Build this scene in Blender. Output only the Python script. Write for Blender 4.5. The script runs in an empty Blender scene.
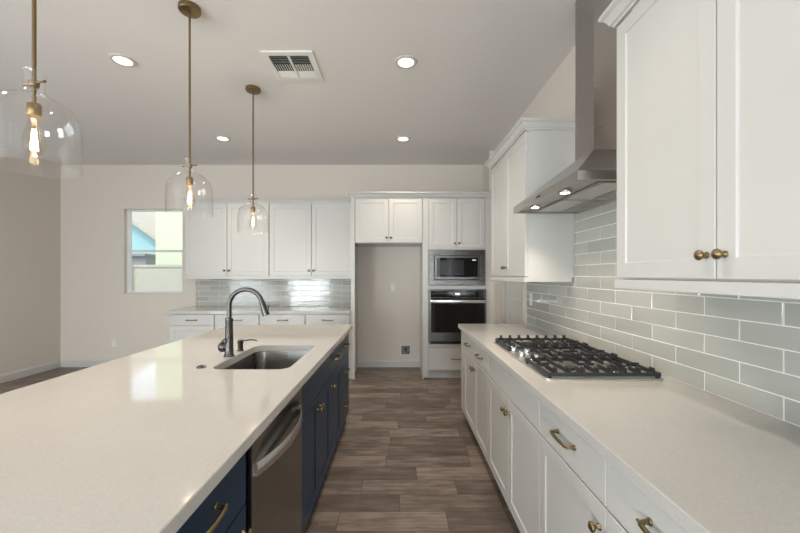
import bpy, bmesh, math, random
from mathutils import Vector, Matrix
random.seed(7)
PI = math.pi
scene = bpy.context.scene
COL = scene.collection

# ------------------------------------------------------------------ camera
cd = bpy.data.cameras.new('camera')
cam = bpy.data.objects.new('camera', cd); COL.objects.link(cam)
cam.location = (0, 0, 1.395); cam.rotation_euler = (PI/2, 0, 0)
cd.sensor_width = 36; cd.lens = 16.2
cd.shift_x = 0.00125; cd.shift_y = 0.010
cd.clip_start = 0.02
scene.camera = cam

# ------------------------------------------------------------------ view
scene.view_settings.view_transform = 'Standard'
scene.view_settings.look = 'None'
scene.view_settings.gamma = 1
scene.view_settings.exposure = 0.43

# ------------------------------------------------------------------ world
w = bpy.data.worlds.new('sky'); scene.world = w; w.use_nodes = True
nt = w.node_tree; bg = nt.nodes['Background']
sky = nt.nodes.new('ShaderNodeTexSky'); sky.sky_type = 'NISHITA'
sky.sun_elevation = math.radians(50); sky.sun_rotation = math.radians(150); sky.sun_disc = False
hs = nt.nodes.new('ShaderNodeHueSaturation'); hs.inputs['Saturation'].default_value = 0.45
nt.links.new(sky.outputs[0], hs.inputs['Color']); nt.links.new(hs.outputs[0], bg.inputs['Color'])
bg.inputs['Strength'].default_value = 0.30

def area(name, loc, direction, sx, sy, power, color=(1, 1, 1)):
    l = bpy.data.lights.new(name, 'AREA'); l.shape = 'RECTANGLE'
    l.size = sx; l.size_y = sy; l.energy = power; l.color = color
    o = bpy.data.objects.new(name, l); COL.objects.link(o)
    o.location = loc
    o.rotation_euler = Vector(direction).to_track_quat('-Z', 'Y').to_euler()
    return o
sun = bpy.data.lights.new('sun', 'SUN'); sun.energy = 1.2; sun.angle = math.radians(1); sun.color = (1, .95, .88)
so = bpy.data.objects.new('sun', sun); COL.objects.link(so)
so.rotation_euler = Vector((0.30, 0.62, -0.95)).to_track_quat('-Z', 'Y').to_euler(); so.location = (0, -8, 8)

# daylight through the patio doors behind the camera and the openings of the left wall
DAY = (0.87, 0.94, 1.0)
area('daylight_patio', (-3.75, -4.36, 1.15), (.25, 1, .45), 1.5, 2.15, 175, DAY)
area('daylight_window', (0.1, -4.33, 1.45), (-.7, 1, .35), 1.3, 1.3, 85, DAY)
area('daylight_side', (-5.30, -1.5, 1.25), (1, 0.1, .6), 2.9, 2.2, 100, DAY)

# ------------------------------------------------------------------ materials
def mat(name, color, rough=0.5, metal=0.0, spec=0.5, **kw):
    m = bpy.data.materials.new(name); m.use_nodes = True
    b = m.node_tree.nodes['Principled BSDF']
    b.inputs['Base Color'].default_value = (*color, 1)
    b.inputs['Roughness'].default_value = rough
    b.inputs['Metallic'].default_value = metal
    b.inputs['Specular IOR Level'].default_value = spec
    for k, v in kw.items(): b.inputs[k].default_value = v
    return m
def nodes(m): return m.node_tree.nodes, m.node_tree.links, m.node_tree.nodes['Principled BSDF']
def add_noise(m, scale, c1, c2, stretch=(1, 1, 1), detail=4, bump=0.0, lo=.35, hi=.65):
    N, L, b = nodes(m)
    tc = N.new('ShaderNodeTexCoord'); mp = N.new('ShaderNodeMapping'); mp.inputs['Scale'].default_value = stretch
    nz = N.new('ShaderNodeTexNoise'); nz.inputs['Scale'].default_value = scale; nz.inputs['Detail'].default_value = detail
    cr = N.new('ShaderNodeValToRGB'); cr.color_ramp.elements[0].position = lo; cr.color_ramp.elements[1].position = hi
    cr.color_ramp.elements[0].color = (*c1, 1); cr.color_ramp.elements[1].color = (*c2, 1)
    L.new(tc.outputs['Object'], mp.inputs[0]); L.new(mp.outputs[0], nz.inputs['Vector'])
    L.new(nz.outputs['Fac'], cr.inputs[0]); L.new(cr.outputs[0], b.inputs['Base Color'])
    if bump:
        bp = N.new('ShaderNodeBump'); bp.inputs['Strength'].default_value = bump; bp.inputs['Distance'].default_value = .002
        L.new(nz.outputs['Fac'], bp.inputs['Height']); L.new(bp.outputs[0], b.inputs['Normal'])
    return m

M = {}
M['wall'] = add_noise(mat('wall_paint', (.6, .54, .48), .85), 90, (.68, .62, .56), (.71, .65, .59), bump=.15)
M['ceil'] = add_noise(mat('ceiling_paint', (.6, .6, .6), .9), 60, (.77, .755, .75), (.79, .775, .77), bump=.15)
M['white'] = add_noise(mat('white_cabinet_paint', (.8, .8, .77), .32), 3, (.60, .592, .572), (.615, .607, .587))
M['trimw'] = add_noise(mat('white_trim_paint', (.75, .74, .72), .4), 4, (.58, .57, .545), (.60, .59, .565))
M['navy'] = add_noise(mat('navy_cabinet_paint', (.008, .035, .075), .32, 0, .35), 5, (.004, .026, .060), (.005, .031, .070))
M['dark'] = mat('dark_gap', (.012, .012, .014), .7)
M['kick'] = add_noise(mat('toe_kick_dark', (.02, .03, .04), .5), 8, (.015, .025, .04), (.02, .03, .05))
M['plastic'] = add_noise(mat('white_plastic', (.8, .8, .78), .35), 10, (.76, .76, .74), (.80, .80, .78))
M['grey_plastic'] = add_noise(mat('grey_plastic', (.2, .2, .2), .5), 30, (.12, .12, .12), (.25, .25, .25))
M['grout'] = add_noise(mat('grout', (.8, .8, .78), .8), 200, (.82, .81, .78), (.88, .87, .84))

def metal(name, c, rough, stretch, amt=.25):
    m = mat(name, c, rough, 1.0)
    N, L, b = nodes(m)
    tc = N.new('ShaderNodeTexCoord'); mp = N.new('ShaderNodeMapping'); mp.inputs['Scale'].default_value = stretch
    nz = N.new('ShaderNodeTexNoise'); nz.inputs['Scale'].default_value = 6; nz.inputs['Detail'].default_value = 3
    mr = N.new('ShaderNodeMapRange'); mr.inputs['To Min'].default_value = rough*(1-amt); mr.inputs['To Max'].default_value = rough*(1+amt)
    L.new(tc.outputs['Object'], mp.inputs[0]); L.new(mp.outputs[0], nz.inputs['Vector'])
    L.new(nz.outputs['Fac'], mr.inputs['Value']); L.new(mr.outputs[0], b.inputs['Roughness'])
    return m
M['steel'] = metal('brushed_steel', (.50, .49, .48), .27, (1, 1, 60))
M['steel_dw'] = metal('dark_brushed_steel', (.27, .255, .245), .30, (1, 1, 60))
M['steel_hood'] = metal('hood_steel', (.42, .40, .385), .30, (1, 40, 1))
M['steel_oven'] = metal('oven_steel', (.17, .165, .16), .28, (1, 1, 60))
M['filter'] = metal('filter_steel', (.60, .585, .56), .38, (1, 1, 1))
M['steel_bright'] = metal('bright_steel', (.72, .71, .70), .22, (30, 1, 1))
M['sink'] = metal('sink_steel', (.20, .19, .18), .30, (20, 1, 1))
M['chrome'] = metal('chrome', (.85, .85, .85), .1, (1, 1, 1))
M['gun'] = metal('gunmetal', (.105, .10, .097), .30, (1, 1, 1))
M['brass'] = metal('antique_brass', (.27, .20, .105), .34, (8, 8, 8))
M['bronze'] = metal('aged_brass_rod', (.24, .175, .09), .36, (8, 8, 8))
M['iron'] = add_noise(mat('cast_iron', (.02, .02, .02), .45), 150, (.012, .013, .015), (.03, .031, .034), bump=.4)
M['black_glass'] = add_noise(mat('black_glass', (.006, .006, .007), .04), 2, (.005, .005, .006), (.008, .008, .009))
M['black'] = add_noise(mat('black_enamel', (.01, .01, .011), .3), 12, (.009, .009, .010), (.014, .014, .015))

def emis(name, c, s):
    m = bpy.data.materials.new(name); m.use_nodes = True; N = m.node_tree.nodes; N.clear()
    e = N.new('ShaderNodeEmission'); e.inputs[0].default_value = (*c, 1); e.inputs[1].default_value = s
    o = N.new('ShaderNodeOutputMaterial'); m.node_tree.links.new(e.outputs[0], o.inputs[0]); return m
M['can_glow'] = emis('downlight_glow', (1, .90, .74), 3.2)
M['hood_glow'] = emis('hood_lamp_glow', (1, .9, .75), 22)
M['filament'] = emis('filament_glow', (1, .74, .42), 14)
M['display'] = emis('display_glow', (.85, .95, 1), 1.2)

def clear_glass(name, tint=(1, 1, 1), fmax=.9, base=.03, rough=0.0):
    m = bpy.data.materials.new(name); m.use_nodes = True; N = m.node_tree.nodes; L = m.node_tree.links; N.clear()
    tr = N.new('ShaderNodeBsdfTransparent'); tr.inputs[0].default_value = (*tint, 1)
    gl = N.new('ShaderNodeBsdfGlossy'); gl.inputs['Roughness'].default_value = rough
    lw = N.new('ShaderNodeLayerWeight'); lw.inputs[0].default_value = .35
    mr = N.new('ShaderNodeMapRange'); mr.inputs['To Min'].default_value = base; mr.inputs['To Max'].default_value = fmax
    pw = N.new('ShaderNodeMath'); pw.operation = 'POWER'; pw.inputs[1].default_value = 2.6
    mx = N.new('ShaderNodeMixShader'); o = N.new('ShaderNodeOutputMaterial')
    L.new(lw.outputs['Facing'], pw.inputs[0]); L.new(pw.outputs[0], mr.inputs['Value']); L.new(mr.outputs[0], mx.inputs[0])
    L.new(tr.outputs[0], mx.inputs[1]); L.new(gl.outputs[0], mx.inputs[2]); L.new(mx.outputs[0], o.inputs[0])
    return m
M['pane'] = clear_glass('window_glass', (.97, 1, .99), .7, .04)
M['shade'] = clear_glass('pendant_glass', (1, 1, 1), .5, .045)
M['bulbg'] = clear_glass('bulb_glass', (1, .95, .87), .4, .04)

def quartz():
    m = mat('quartz', (.7, .67, .62), .07, 0, .5)
    N, L, b = nodes(m)
    tc = N.new('ShaderNodeTexCoord')
    n1 = N.new('ShaderNodeTexNoise'); n1.inputs['Scale'].default_value = 260; n1.inputs['Detail'].default_value = 2
    r1 = N.new('ShaderNodeValToRGB'); e = r1.color_ramp.elements
    e[0].position = .30; e[0].color = (.51, .49, .468, 1); e[1].position = .44; e[1].color = (.545, .528, .505, 1)
    x = e.new(.60); x.color = (.56, .543, .52, 1); x = e.new(.72); x.color = (.61, .595, .57, 1)
    n2 = N.new('ShaderNodeTexNoise'); n2.inputs['Scale'].default_value = 9; n2.inputs['Detail'].default_value = 4
    r2 = N.new('ShaderNodeValToRGB'); r2.color_ramp.elements[0].color = (.95, .945, .94, 1); r2.color_ramp.elements[1].color = (1, 1, 1, 1)
    mx = N.new('ShaderNodeMixRGB'); mx.blend_type = 'MULTIPLY'; mx.inputs[0].default_value = 1
    L.new(tc.outputs['Object'], n1.inputs['Vector']); L.new(tc.outputs['Object'], n2.inputs['Vector'])
    L.new(n1.outputs['Fac'], r1.inputs[0]); L.new(n2.outputs['Fac'], r2.inputs[0])
    L.new(r1.outputs[0], mx.inputs[1]); L.new(r2.outputs[0], mx.inputs[2]); L.new(mx.outputs[0], b.inputs['Base Color'])
    return m
M['quartz'] = quartz()

def tile_mat(name, c1, c2):
    m = mat(name, c1, .10, 0, .55)
    N, L, b = nodes(m)
    g = N.new('ShaderNodeNewGeometry')
    tc = N.new('ShaderNodeTexCoord'); mp = N.new('ShaderNodeMapping'); mp.inputs['Scale'].default_value = (.5, .5, 5)
    nz = N.new('ShaderNodeTexNoise'); nz.inputs['Scale'].default_value = 7; nz.inputs['Detail'].default_value = 3
    ad = N.new('ShaderNodeMath'); ad.operation = 'MULTIPLY_ADD'; ad.inputs[1].default_value = .65
    sb = N.new('ShaderNodeMath'); sb.operation = 'MULTIPLY'; sb.inputs[1].default_value = .4
    mx = N.new('ShaderNodeMixRGB'); mx.inputs[1].default_value = (*c1, 1); mx.inputs[2].default_value = (*c2, 1)
    L.new(tc.outputs['Object'], mp.inputs[0]); L.new(mp.outputs[0], nz.inputs['Vector'])
    L.new(nz.outputs['Fac'], sb.inputs[0]); L.new(g.outputs['Random Per Island'], ad.inputs[0]); L.new(sb.outputs[0], ad.inputs[2])
    L.new(ad.outputs[0], mx.inputs[0]); L.new(mx.outputs[0], b.inputs['Base Color'])
    n2 = N.new('ShaderNodeTexNoise'); n2.inputs['Scale'].default_value = 14; n2.inputs['Detail'].default_value = 1
    bp = N.new('ShaderNodeBump'); bp.inputs['Strength'].default_value = .12; bp.inputs['Distance'].default_value = .004
    L.new(tc.outputs['Object'], n2.inputs['Vector']); L.new(n2.outputs['Fac'], bp.inputs['Height']); L.new(bp.outputs[0], b.inputs['Normal'])
    return m
M['tile'] = tile_mat('glazed_grey_tile', (.36, .37, .345), (.50, .505, .47))

def floor_mat():
    m = mat('wood_look_tile', (.2, .15, .12), .36, 0, .4)
    N, L, b = nodes(m)
    def mt(op, a, b_=None, c=None):
        n = N.new('ShaderNodeMath'); n.operation = op
        for k, v in enumerate((a, b_, c)):
            if v is None: continue
            if isinstance(v, (int, float)): n.inputs[k].default_value = v
            else: L.new(v, n.inputs[k])
        return n.outputs[0]
    tc = N.new('ShaderNodeTexCoord'); sp = N.new('ShaderNodeSeparateXYZ'); L.new(tc.outputs['Object'], sp.inputs[0])
    RH, BW, MG = .163, .62, .0016
    v = mt('DIVIDE', sp.outputs[1], RH); row = mt('FLOOR', v); fv = mt('FRACT', v)
    w1 = N.new('ShaderNodeTexWhiteNoise'); w1.noise_dimensions = '1D'; L.new(row, w1.inputs['W'])
    u = mt('ADD', mt('DIVIDE', sp.outputs[0], BW), mt('MULTIPLY', w1.outputs['Value'], 5.0)); col = mt('FLOOR', u); fu = mt('FRACT', u)
    w2 = N.new('ShaderNodeTexWhiteNoise'); w2.noise_dimensions = '2D'; cb = N.new('ShaderNodeCombineXYZ')
    L.new(row, cb.inputs[0]); L.new(col, cb.inputs[1]); L.new(cb.outputs[0], w2.inputs['Vector'])
    rnd = w2.outputs['Value']
    g1 = mt('LESS_THAN', mt('MINIMUM', fv, mt('SUBTRACT', 1.0, fv)), MG/RH)
    g2 = mt('LESS_THAN', mt('MINIMUM', fu, mt('SUBTRACT', 1.0, fu)), MG/BW)
    gap = mt('MAXIMUM', g1, g2)
    off = N.new('ShaderNodeCombineXYZ'); L.new(mt('MULTIPLY', rnd, 17.0), off.inputs[0]); L.new(mt('MULTIPLY', rnd, 9.0), off.inputs[2])
    va = N.new('ShaderNodeVectorMath'); va.operation = 'ADD'; L.new(tc.outputs['Object'], va.inputs[0]); L.new(off.outputs[0], va.inputs[1])
    mp = N.new('ShaderNodeMapping'); mp.inputs['Scale'].default_value = (1.5, 15, 1); L.new(va.outputs[0], mp.inputs[0])
    nz = N.new('ShaderNodeTexNoise'); nz.inputs['Scale'].default_value = 2.6; nz.inputs['Detail'].default_value = 8; nz.inputs['Roughness'].default_value = .62; L.new(mp.outputs[0], nz.inputs['Vector'])
    mp2 = N.new('ShaderNodeMapping'); mp2.inputs['Scale'].default_value = (1, 2.5, 1); L.new(va.outputs[0], mp2.inputs[0])
    n3 = N.new('ShaderNodeTexNoise'); n3.inputs['Scale'].default_value = 4.5; n3.inputs['Detail'].default_value = 4; L.new(mp2.outputs[0], n3.inputs['Vector'])
    val = mt('MULTIPLY_ADD', rnd, .26, mt('MULTIPLY_ADD', nz.outputs['Fac'], .75, mt('MULTIPLY', n3.outputs['Fac'], .62)))
    cr = N.new('ShaderNodeValToRGB'); e = cr.color_ramp.elements; L.new(val, cr.inputs[0])
    e[0].position = .45; e[0].color = (.070, .052, .043, 1); e[1].position = 1.15 if False else 1.0; e[1].color = (.265, .21, .175, 1)
    x = e.new(.78); x.color = (.140, .108, .090, 1)
    mx = N.new('ShaderNodeMixRGB'); mx.inputs[2].default_value = (.060, .048, .042, 1)
    L.new(gap, mx.inputs[0]); L.new(cr.outputs[0], mx.inputs[1]); L.new(mx.outputs[0], b.inputs['Base Color'])
    bp = N.new('ShaderNodeBump'); bp.inputs['Strength'].default_value = .25; bp.inputs['Distance'].default_value = .002; bp.invert = True
    L.new(gap, bp.inputs['Height']); L.new(bp.outputs[0], b.inputs['Normal'])
    return m
M['floor'] = floor_mat()
M['stucco_blue'] = add_noise(mat('blue_stucco', (.3, .5, .55), .9), 40, (.36, .60, .66), (.40, .64, .70), bump=.3)
M['stucco_green'] = add_noise(mat('pale_green_stucco', (.7, .8, .6), .9), 40, (.66, .74, .52), (.70, .78, .56), bump=.3)
M['fence'] = add_noise(mat('block_fence', (.6, .6, .52), .9), 20, (.50, .49, .42), (.56, .55, .47), bump=.3)
M['roof'] = add_noise(mat('roof_tile', (.5, .45, .4), .9), 12, (.50, .44, .36), (.62, .56, .48), bump=.5)
M['ground'] = add_noise(mat('gravel', (.4, .35, .3), .95), 80, (.30, .26, .21), (.48, .42, .35), bump=.5)
M['shadegrey'] = add_noise(mat('painted_shade_grey', (.3, .3, .32), .8), 30, (.28, .28, .30), (.34, .34, .36))  # dark grey that paints the shaded area outside

# ------------------------------------------------------------------ mesh helpers
def bx(bm, x0, x1, y0, y1, z0, z1, ch=0.0):
    if x0 > x1: x0, x1 = x1, x0
    if y0 > y1: y0, y1 = y1, y0
    if z0 > z1: z0, z1 = z1, z0
    v = [bm.verts.new(p) for p in ((x0,y0,z0),(x1,y0,z0),(x1,y1,z0),(x0,y1,z0),(x0,y0,z1),(x1,y0,z1),(x1,y1,z1),(x0,y1,z1))]
    fs = [bm.faces.new([v[i] for i in f]) for f in ((3,2,1,0),(4,5,6,7),(0,1,5,4),(1,2,6,5),(2,3,7,6),(3,0,4,7))]
    if ch:
        es = list({e for f in fs for e in f.edges})
        bmesh.ops.bevel(bm, geom=es, offset=ch, segments=2, profile=.5, affect='EDGES')
    return bm
def new(): return bmesh.new()
def obj(name, bm, m, parent=None, loc=None, smooth=False, rot=None):
    bmesh.ops.recalc_face_normals(bm, faces=bm.faces[:])
    me = bpy.data.meshes.new(name); bm.to_mesh(me); bm.free()
    me.materials.append(m)
    if smooth:
        me.polygons.foreach_set('use_smooth', [True]*len(me.polygons))
        try: me.set_sharp_from_angle(angle=math.radians(38))
        except Exception: pass
    o = bpy.data.objects.new(name, me); COL.objects.link(o)
    if parent is not None: o.parent = parent
    if loc is not None: o.location = loc
    if rot is not None: o.rotation_euler = rot
    return o
def tag(o, label, cat, group=None, kind=None):
    o['label'] = label; o['category'] = cat
    if group: o['group'] = group
    if kind: o['kind'] = kind
    return o
def thing(name, label, cat, loc=(0,0,0), rz=0, group=None):
    o = bpy.data.objects.new(name, None); COL.objects.link(o)
    o.empty_display_size = .1
    o.location = loc; o.rotation_euler = (0, 0, rz)
    return tag(o, label, cat, group)
def struct(name, bm, m, parent=None, label=None, cat=None):
    o = obj(name, bm, m, parent)
    if parent is None:
        o['kind'] = 'structure'
        if label: o['label'] = label
        if cat: o['category'] = cat
    return o
def lathe(bm, prof, seg=24, axis='Z', c=(0,0,0), closed=False):
    """prof: list of (r, h)."""
    rings = []
    for r, h in prof:
        if r < 1e-6:
            p = {'Z': (0,0,h), 'Y': (0,h,0), 'X': (h,0,0)}[axis]
            rings.append([bm.verts.new(Vector(p)+Vector(c))])
        else:
            ring = []
            for i in range(seg):
                a = 2*PI*i/seg; ca, sa = r*math.cos(a), r*math.sin(a)
                p = {'Z': (ca,sa,h), 'Y': (ca,h,sa), 'X': (h,ca,sa)}[axis]
                ring.append(bm.verts.new(Vector(p)+Vector(c)))
            rings.append(ring)
    pairs = list(zip(rings, rings[1:]))
    if closed: pairs.append((rings[-1], rings[0]))
    for a, b in pairs:
        if len(a) == 1 and len(b) == 1: continue
        for i in range(seg):
            j = (i+1) % seg
            if len(a) == 1: bm.faces.new((a[0], b[i], b[j]))
            elif len(b) == 1: bm.faces.new((a[i], a[j], b[0]))
            else: bm.faces.new((a[i], a[j], b[j], b[i]))
    return bm
def tube(bm, pts, rad, seg=12, caps=True, flat=None):
    pts = [Vector(p) for p in pts]
    n = len(pts); rads = rad if isinstance(rad, (list, tuple)) else [rad]*n
    up = Vector((0,0,1)); rings = []
    prevx = None
    for i, p in enumerate(pts):
        t = (pts[min(i+1,n-1)] - pts[max(i-1,0)]).normalized()
        x = prevx if prevx is not None else (up.cross(t) if abs(t.z) < .95 else Vector((0,1,0)).cross(t))
        x = (x - t*x.dot(t)).normalized(); prevx = x
        y = t.cross(x)
        ring = []
        for k in range(seg):
            a = 2*PI*k/seg
            sx, sy = (1, 1) if not flat else flat
            ring.append(bm.verts.new(p + x*(rads[i]*sx*math.cos(a)) + y*(rads[i]*sy*math.sin(a))))
        rings.append(ring)
    for a, b in zip(rings, rings[1:]):
        for k in range(seg):
            j = (k+1) % seg; bm.faces.new((a[k], a[j], b[j], b[k]))
    if caps: bm.faces.new(rings[0]); bm.faces.new(rings[-1])
    return bm
def rrect(x0, x1, y0, y1, r, seg=6):
    out = []
    for cx, cy, a0 in ((x1-r,y1-r,0),(x0+r,y1-r,PI/2),(x0+r,y0+r,PI),(x1-r,y0+r,1.5*PI)):
        for i in range(seg+1):
            a = a0 + PI/2*i/seg
            out.append((cx+r*math.cos(a), cy+r*math.sin(a)))
    return out
def sweep(bm, path, prof, z0):
    """path: 2-D points; profile (out, up) thrown to the right-hand side of the travel direction."""
    P = [Vector(p) for p in path]; offs = []
    for i in range(len(P)):
        ns = []
        if i > 0: d = (P[i]-P[i-1]).normalized(); ns.append(Vector((d.y, -d.x)))
        if i < len(P)-1: d = (P[i+1]-P[i]).normalized(); ns.append(Vector((d.y, -d.x)))
        if len(ns) == 2: offs.append((ns[0]+ns[1])/(1+ns[0].dot(ns[1])))
        else: offs.append(ns[0])
    rings = [[bm.verts.new((p.x+o.x*a, p.y+o.y*a, z0+b)) for a, b in prof] for p, o in zip(P, offs)]
    m = len(prof)
    for r, s in zip(rings, rings[1:]):
        for k in range(m):
            j = (k+1) % m; bm.faces.new((r[k], r[j], s[j], s[k]))
    bm.faces.new(rings[0]); bm.faces.new(rings[-1])
    return bm
CROWN = [(0,0),(.010,0),(.012,.010),(.020,.014),(.026,.028),(.036,.044),(.046,.050),(.050,.054),(.050,.068),(0,.068)]

# ------------------------------------------------------------------ structure
XL, XR, YB, YF, H = -5.11, 1.272, 5.435, -4.25, 3.05
T = .16
struct('floor', bx(new(), XL-T, XR+T, YF-T, YB+T, -.05, 0), M['floor'], label='brown wood-look plank tile floor of the kitchen', cat='floor')
struct('ceiling', bx(new(), XL-T, XR+T, YF-T, YB+T, H, H+.1), M['ceil'], label='flat pale grey painted ceiling', cat='ceiling')
def wall_with_holes(axis, fixed0, fixed1, u0, u1, holes):
    bm = new()
    def put(a, b, z0, z1):
        if b-a < 1e-4 or z1-z0 < 1e-4: return
        if axis == 'x': bx(bm, a, b, fixed0, fixed1, z0, z1)
        else: bx(bm, fixed0, fixed1, a, b, z0, z1)
    cur = u0
    for (a, b, z0, z1) in sorted(holes):
        put(cur, a, 0, H); put(a, b, 0, z0); put(a, b, z1, H); cur = b
    put(cur, u1, 0, H)
    return bm
WX0, WX1, WZ0, WZ1 = -4.15, -3.27, 1.10, 2.385
struct('wall_back', wall_with_holes('x', YB, YB+T, XL, XR, [(WX0, WX1, WZ0, WZ1)]), M['wall'], label='beige painted far wall of the kitchen', cat='wall')
struct('wall_left', wall_with_holes('y', XL-T, XL, YF, YB+T, [(-3.0, 0.0, 0, 2.4)]), M['wall'], label='beige painted wall on the left', cat='wall')
struct('wall_right', wall_with_holes('y', XR, XR+T, YF, YB+T, [(3.70, 4.40, 0, 2.06)]), M['wall'], label='beige painted wall on the right behind the range hood', cat='wall')
struct('wall_front', wall_with_holes('x', YF-T, YF, XL-T, XR+T, [(-4.55, -2.95, 0, 2.3), (-.55, .75, .8, 2.1)]), M['wall'], label='beige wall behind the viewer', cat='wall')

BB = [(0,0),(.014,0),(.014,.085),(.010,.100),(.004,.112),(0,.112)]
def baseboard(name, path):
    struct(name, sweep(new(), path, BB, 0), M['trimw'], label='white baseboard', cat='baseboard')
baseboard('baseboard_left', [(XL, YB), (XL, 0.06)][::-1])
baseboard('baseboard_back', [(XL+.014, YB), (-3.06, YB)])
baseboard('baseboard_niche', [(-.624, YB), (.313, YB)])
bpy.data.objects['baseboard_left']['label'] = 'white baseboard along the left wall'
bpy.data.objects['baseboard_back']['label'] = 'white baseboard under the window on the far wall'
bpy.data.objects['baseboard_niche']['label'] = 'white baseboard inside the refrigerator niche'

# window on the far wall
win = bpy.data.objects.new('window_1', None); COL.objects.link(win); win.location = (WX0, YB, WZ0)
win['kind'] = 'structure'; win['label'] = 'white framed single-hung window on the far wall'; win['category'] = 'window'
ww, wh = WX1-WX0, WZ1-WZ0
def ring_frame(bm, x0, x1, z0, z1, t, y0, y1):
    bx(bm, x0, x1, y0, y1, z0, z0+t); bx(bm, x0, x1, y0, y1, z1-t, z1)
    bx(bm, x0, x0+t, y0, y1, z0+t, z1-t); bx(bm, x1-t, x1, y0, y1, z0+t, z1-t); return bm
obj('window_frame', ring_frame(new(), 0.001, ww-.001, 0.001, wh-.001, .020, .055, .115), M['plastic'], win)
obj('sash', ring_frame(new(), .021, ww-.021, .021, .66, .022, .058, .085), M['plastic'], win)
obj('meeting_rail', bx(new(), .021, ww-.021, .056, .10, .636, .672), M['plastic'], win)
obj('pane', bx(new(), .035, ww-.035, .070, .074, .035, .64), M['pane'], win)
obj('pane', bx(new(), .018, ww-.018, .090, .094, .665, wh-.018), M['pane'], win)
obj('window_sill', bx(new(), -.0, ww, -.005, .055, -.0, .012), M['trimw'], win)

def big_window(name, label, loc, wid, hgt, rz, panels):
    e = bpy.data.objects.new(name, None); COL.objects.link(e); e.location = loc; e.rotation_euler = (0,0,rz)
    e['kind'] = 'structure'; e['label'] = label; e['category'] = 'window'
    bm = new(); ring_frame(bm, .002, wid-.002, .002, hgt-.002, .05, -.04, .04)
    for k in range(1, panels): bx(bm, wid*k/panels-.045, wid*k/panels+.045, -.04, .04, .05, hgt-.05)
    obj('window_frame', bm, M['plastic'], e)
    obj('pane', bx(new(), .05, wid-.05, -.003, .003, .05, hgt-.05), M['pane'], e)
big_window('window_2', 'sliding patio doors behind the viewer', (-4.55, YF-.05, 0), 1.6, 2.3, 0, 2)
big_window('window_3', 'small window behind the viewer', (-.55, YF-.05, .8), 1.3, 1.3, 0, 2)
big_window('window_4', 'sliding patio doors in the left wall', (XL-.05, -3.0, 0), 3.0, 2.4, PI/2, 2)

# panelled door and its casing on the right wall, past the counter
d = bpy.data.objects.new('door_1', None); COL.objects.link(d); d.location = (XR, 4.40, 0); d.rotation_euler = (0,0,-PI/2)
d['kind'] = 'structure'; d['label'] = 'white panelled door in the right wall past the counter end'; d['category'] = 'door'
def panel_face(bm, x0, x1, z0, z1, y=0.0, st=.06, depth=.009, back=.02, ch=.0015, panels=None):
    """slab whose front (towards -y) has a sunk panel framed by stiles and rails"""
    def ring(a, b, c, e, yy): return [bm.verts.new(p) for p in ((a,yy,c),(b,yy,c),(b,yy,e),(a,yy,e))]
    r = [ring(x0,x1,z0,z1,y+back), ring(x0,x1,z0,z1,y+ch), ring(x0+ch,x1-ch,z0+ch,z1-ch,y),
         ring(x0+st,x1-st,z0+st,z1-st,y), ring(x0+st+.003,x1-st-.003,z0+st+.003,z1-st-.003,y+.004),
         ring(x0+st+.007,x1-st-.007,z0+st+.007,z1-st-.007,y+depth*.6)]
    for a, b in zip(r, r[1:]):
        for i in range(4):
            j = (i+1) % 4; bm.faces.new((a[i],a[j],b[j],b[i]))
    bm.faces.new(r[-1]); bm.faces.new(r[0])
    return bm
def slab_face(bm, x0, x1, z0, z1, y=0.0, back=.02, ch=.0025):
    def ring(a, b, c, e, yy): return [bm.verts.new(p) for p in ((a,yy,c),(b,yy,c),(b,yy,e),(a,yy,e))]
    r = [ring(x0,x1,z0,z1,y+back), ring(x0,x1,z0,z1,y+ch), ring(x0+ch,x1-ch,z0+ch,z1-ch,y)]
    for a, b in zip(r, r[1:]):
        for i in range(4):
            j = (i+1) % 4; bm.faces.new((a[i],a[j],b[j],b[i]))
    bm.faces.new(r[-1]); bm.faces.new(r[0])
    return bm
bm = new(); bx(bm, -.055, -.004, -.016, 0, 0, 2.12); bx(bm, .704, .755, -.016, 0, 0, 2.12); bx(bm, -.004, .704, -.016, 0, 2.065, 2.12)
obj('casing', bm, M['trimw'], d)
bm = new(); panel_face(bm, .062, .69, .01, 1.02, .012, st=.10, back=.035); panel_face(bm, .062, .69, 1.02, 2.05, .012, st=.10, back=.035)
obj('door_leaf', bm, M['trimw'], d)
bm = new(); bx(bm, -.0, .7, .10, .14, 0, 2.06); obj('gap_shade_sheet', bm, M['dark'], d)  # dark sheet painting the shade in the gap beside the door leaf

# outside, seen through the window
def house():
    t = thing('neighbour_house', 'pale blue house with a sloping tiled roof seen through the window', 'house', (-11.5, 14, 0))
    bm = new()
    
    # gable wall, rake descending to the right
    def prism(pts, ya, yb):
        bm = new(); n = len(pts)
        a = [bm.verts.new((p[0], ya, p[1])) for p in pts]; b = [bm.verts.new((p[0], yb, p[1])) for p in pts]
        bm.faces.new(a); bm.faces.new(b)
        for i in range(n): j=(i+1)%n; bm.faces.new((a[i],a[j],b[j],b[i]))
        return bm
    rz = lambda x: 3.40 - .708*((x-11.5)+10.23)
    obj('wall', prism([(-4,0),(2.6,0),(2.6,rz(2.6)+.02),(-1.5,rz(-1.5)+.02),(-4,3.5)], 0, 3), M['stucco_blue'], t)
    obj('roof', prism([(3.0,rz(3.0)),(3.0,rz(3.0)+.13),(-1.5,rz(-1.5)+.13),(-4.5,3.3),(-4.5,3.17),(-1.5,rz(-1.5))], -.35, 3.3), M['roof'], t)
    bm = new()
    P = [(-4,.6,2.2),(7,.6,2.2),(7,3.4,4.02),(-4,3.4,4.02),(-4,6,2.2),(7,6,2.2)]
    v = [bm.verts.new(p) for p in P]
    for f in ((0,1,2,3),(3,2,5,4),(0,3,4),(1,5,2),(0,4,5,1)): bm.faces.new([v[i] for i in f])
    obj('rear_roof', bm, M['roof'], t)
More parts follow.
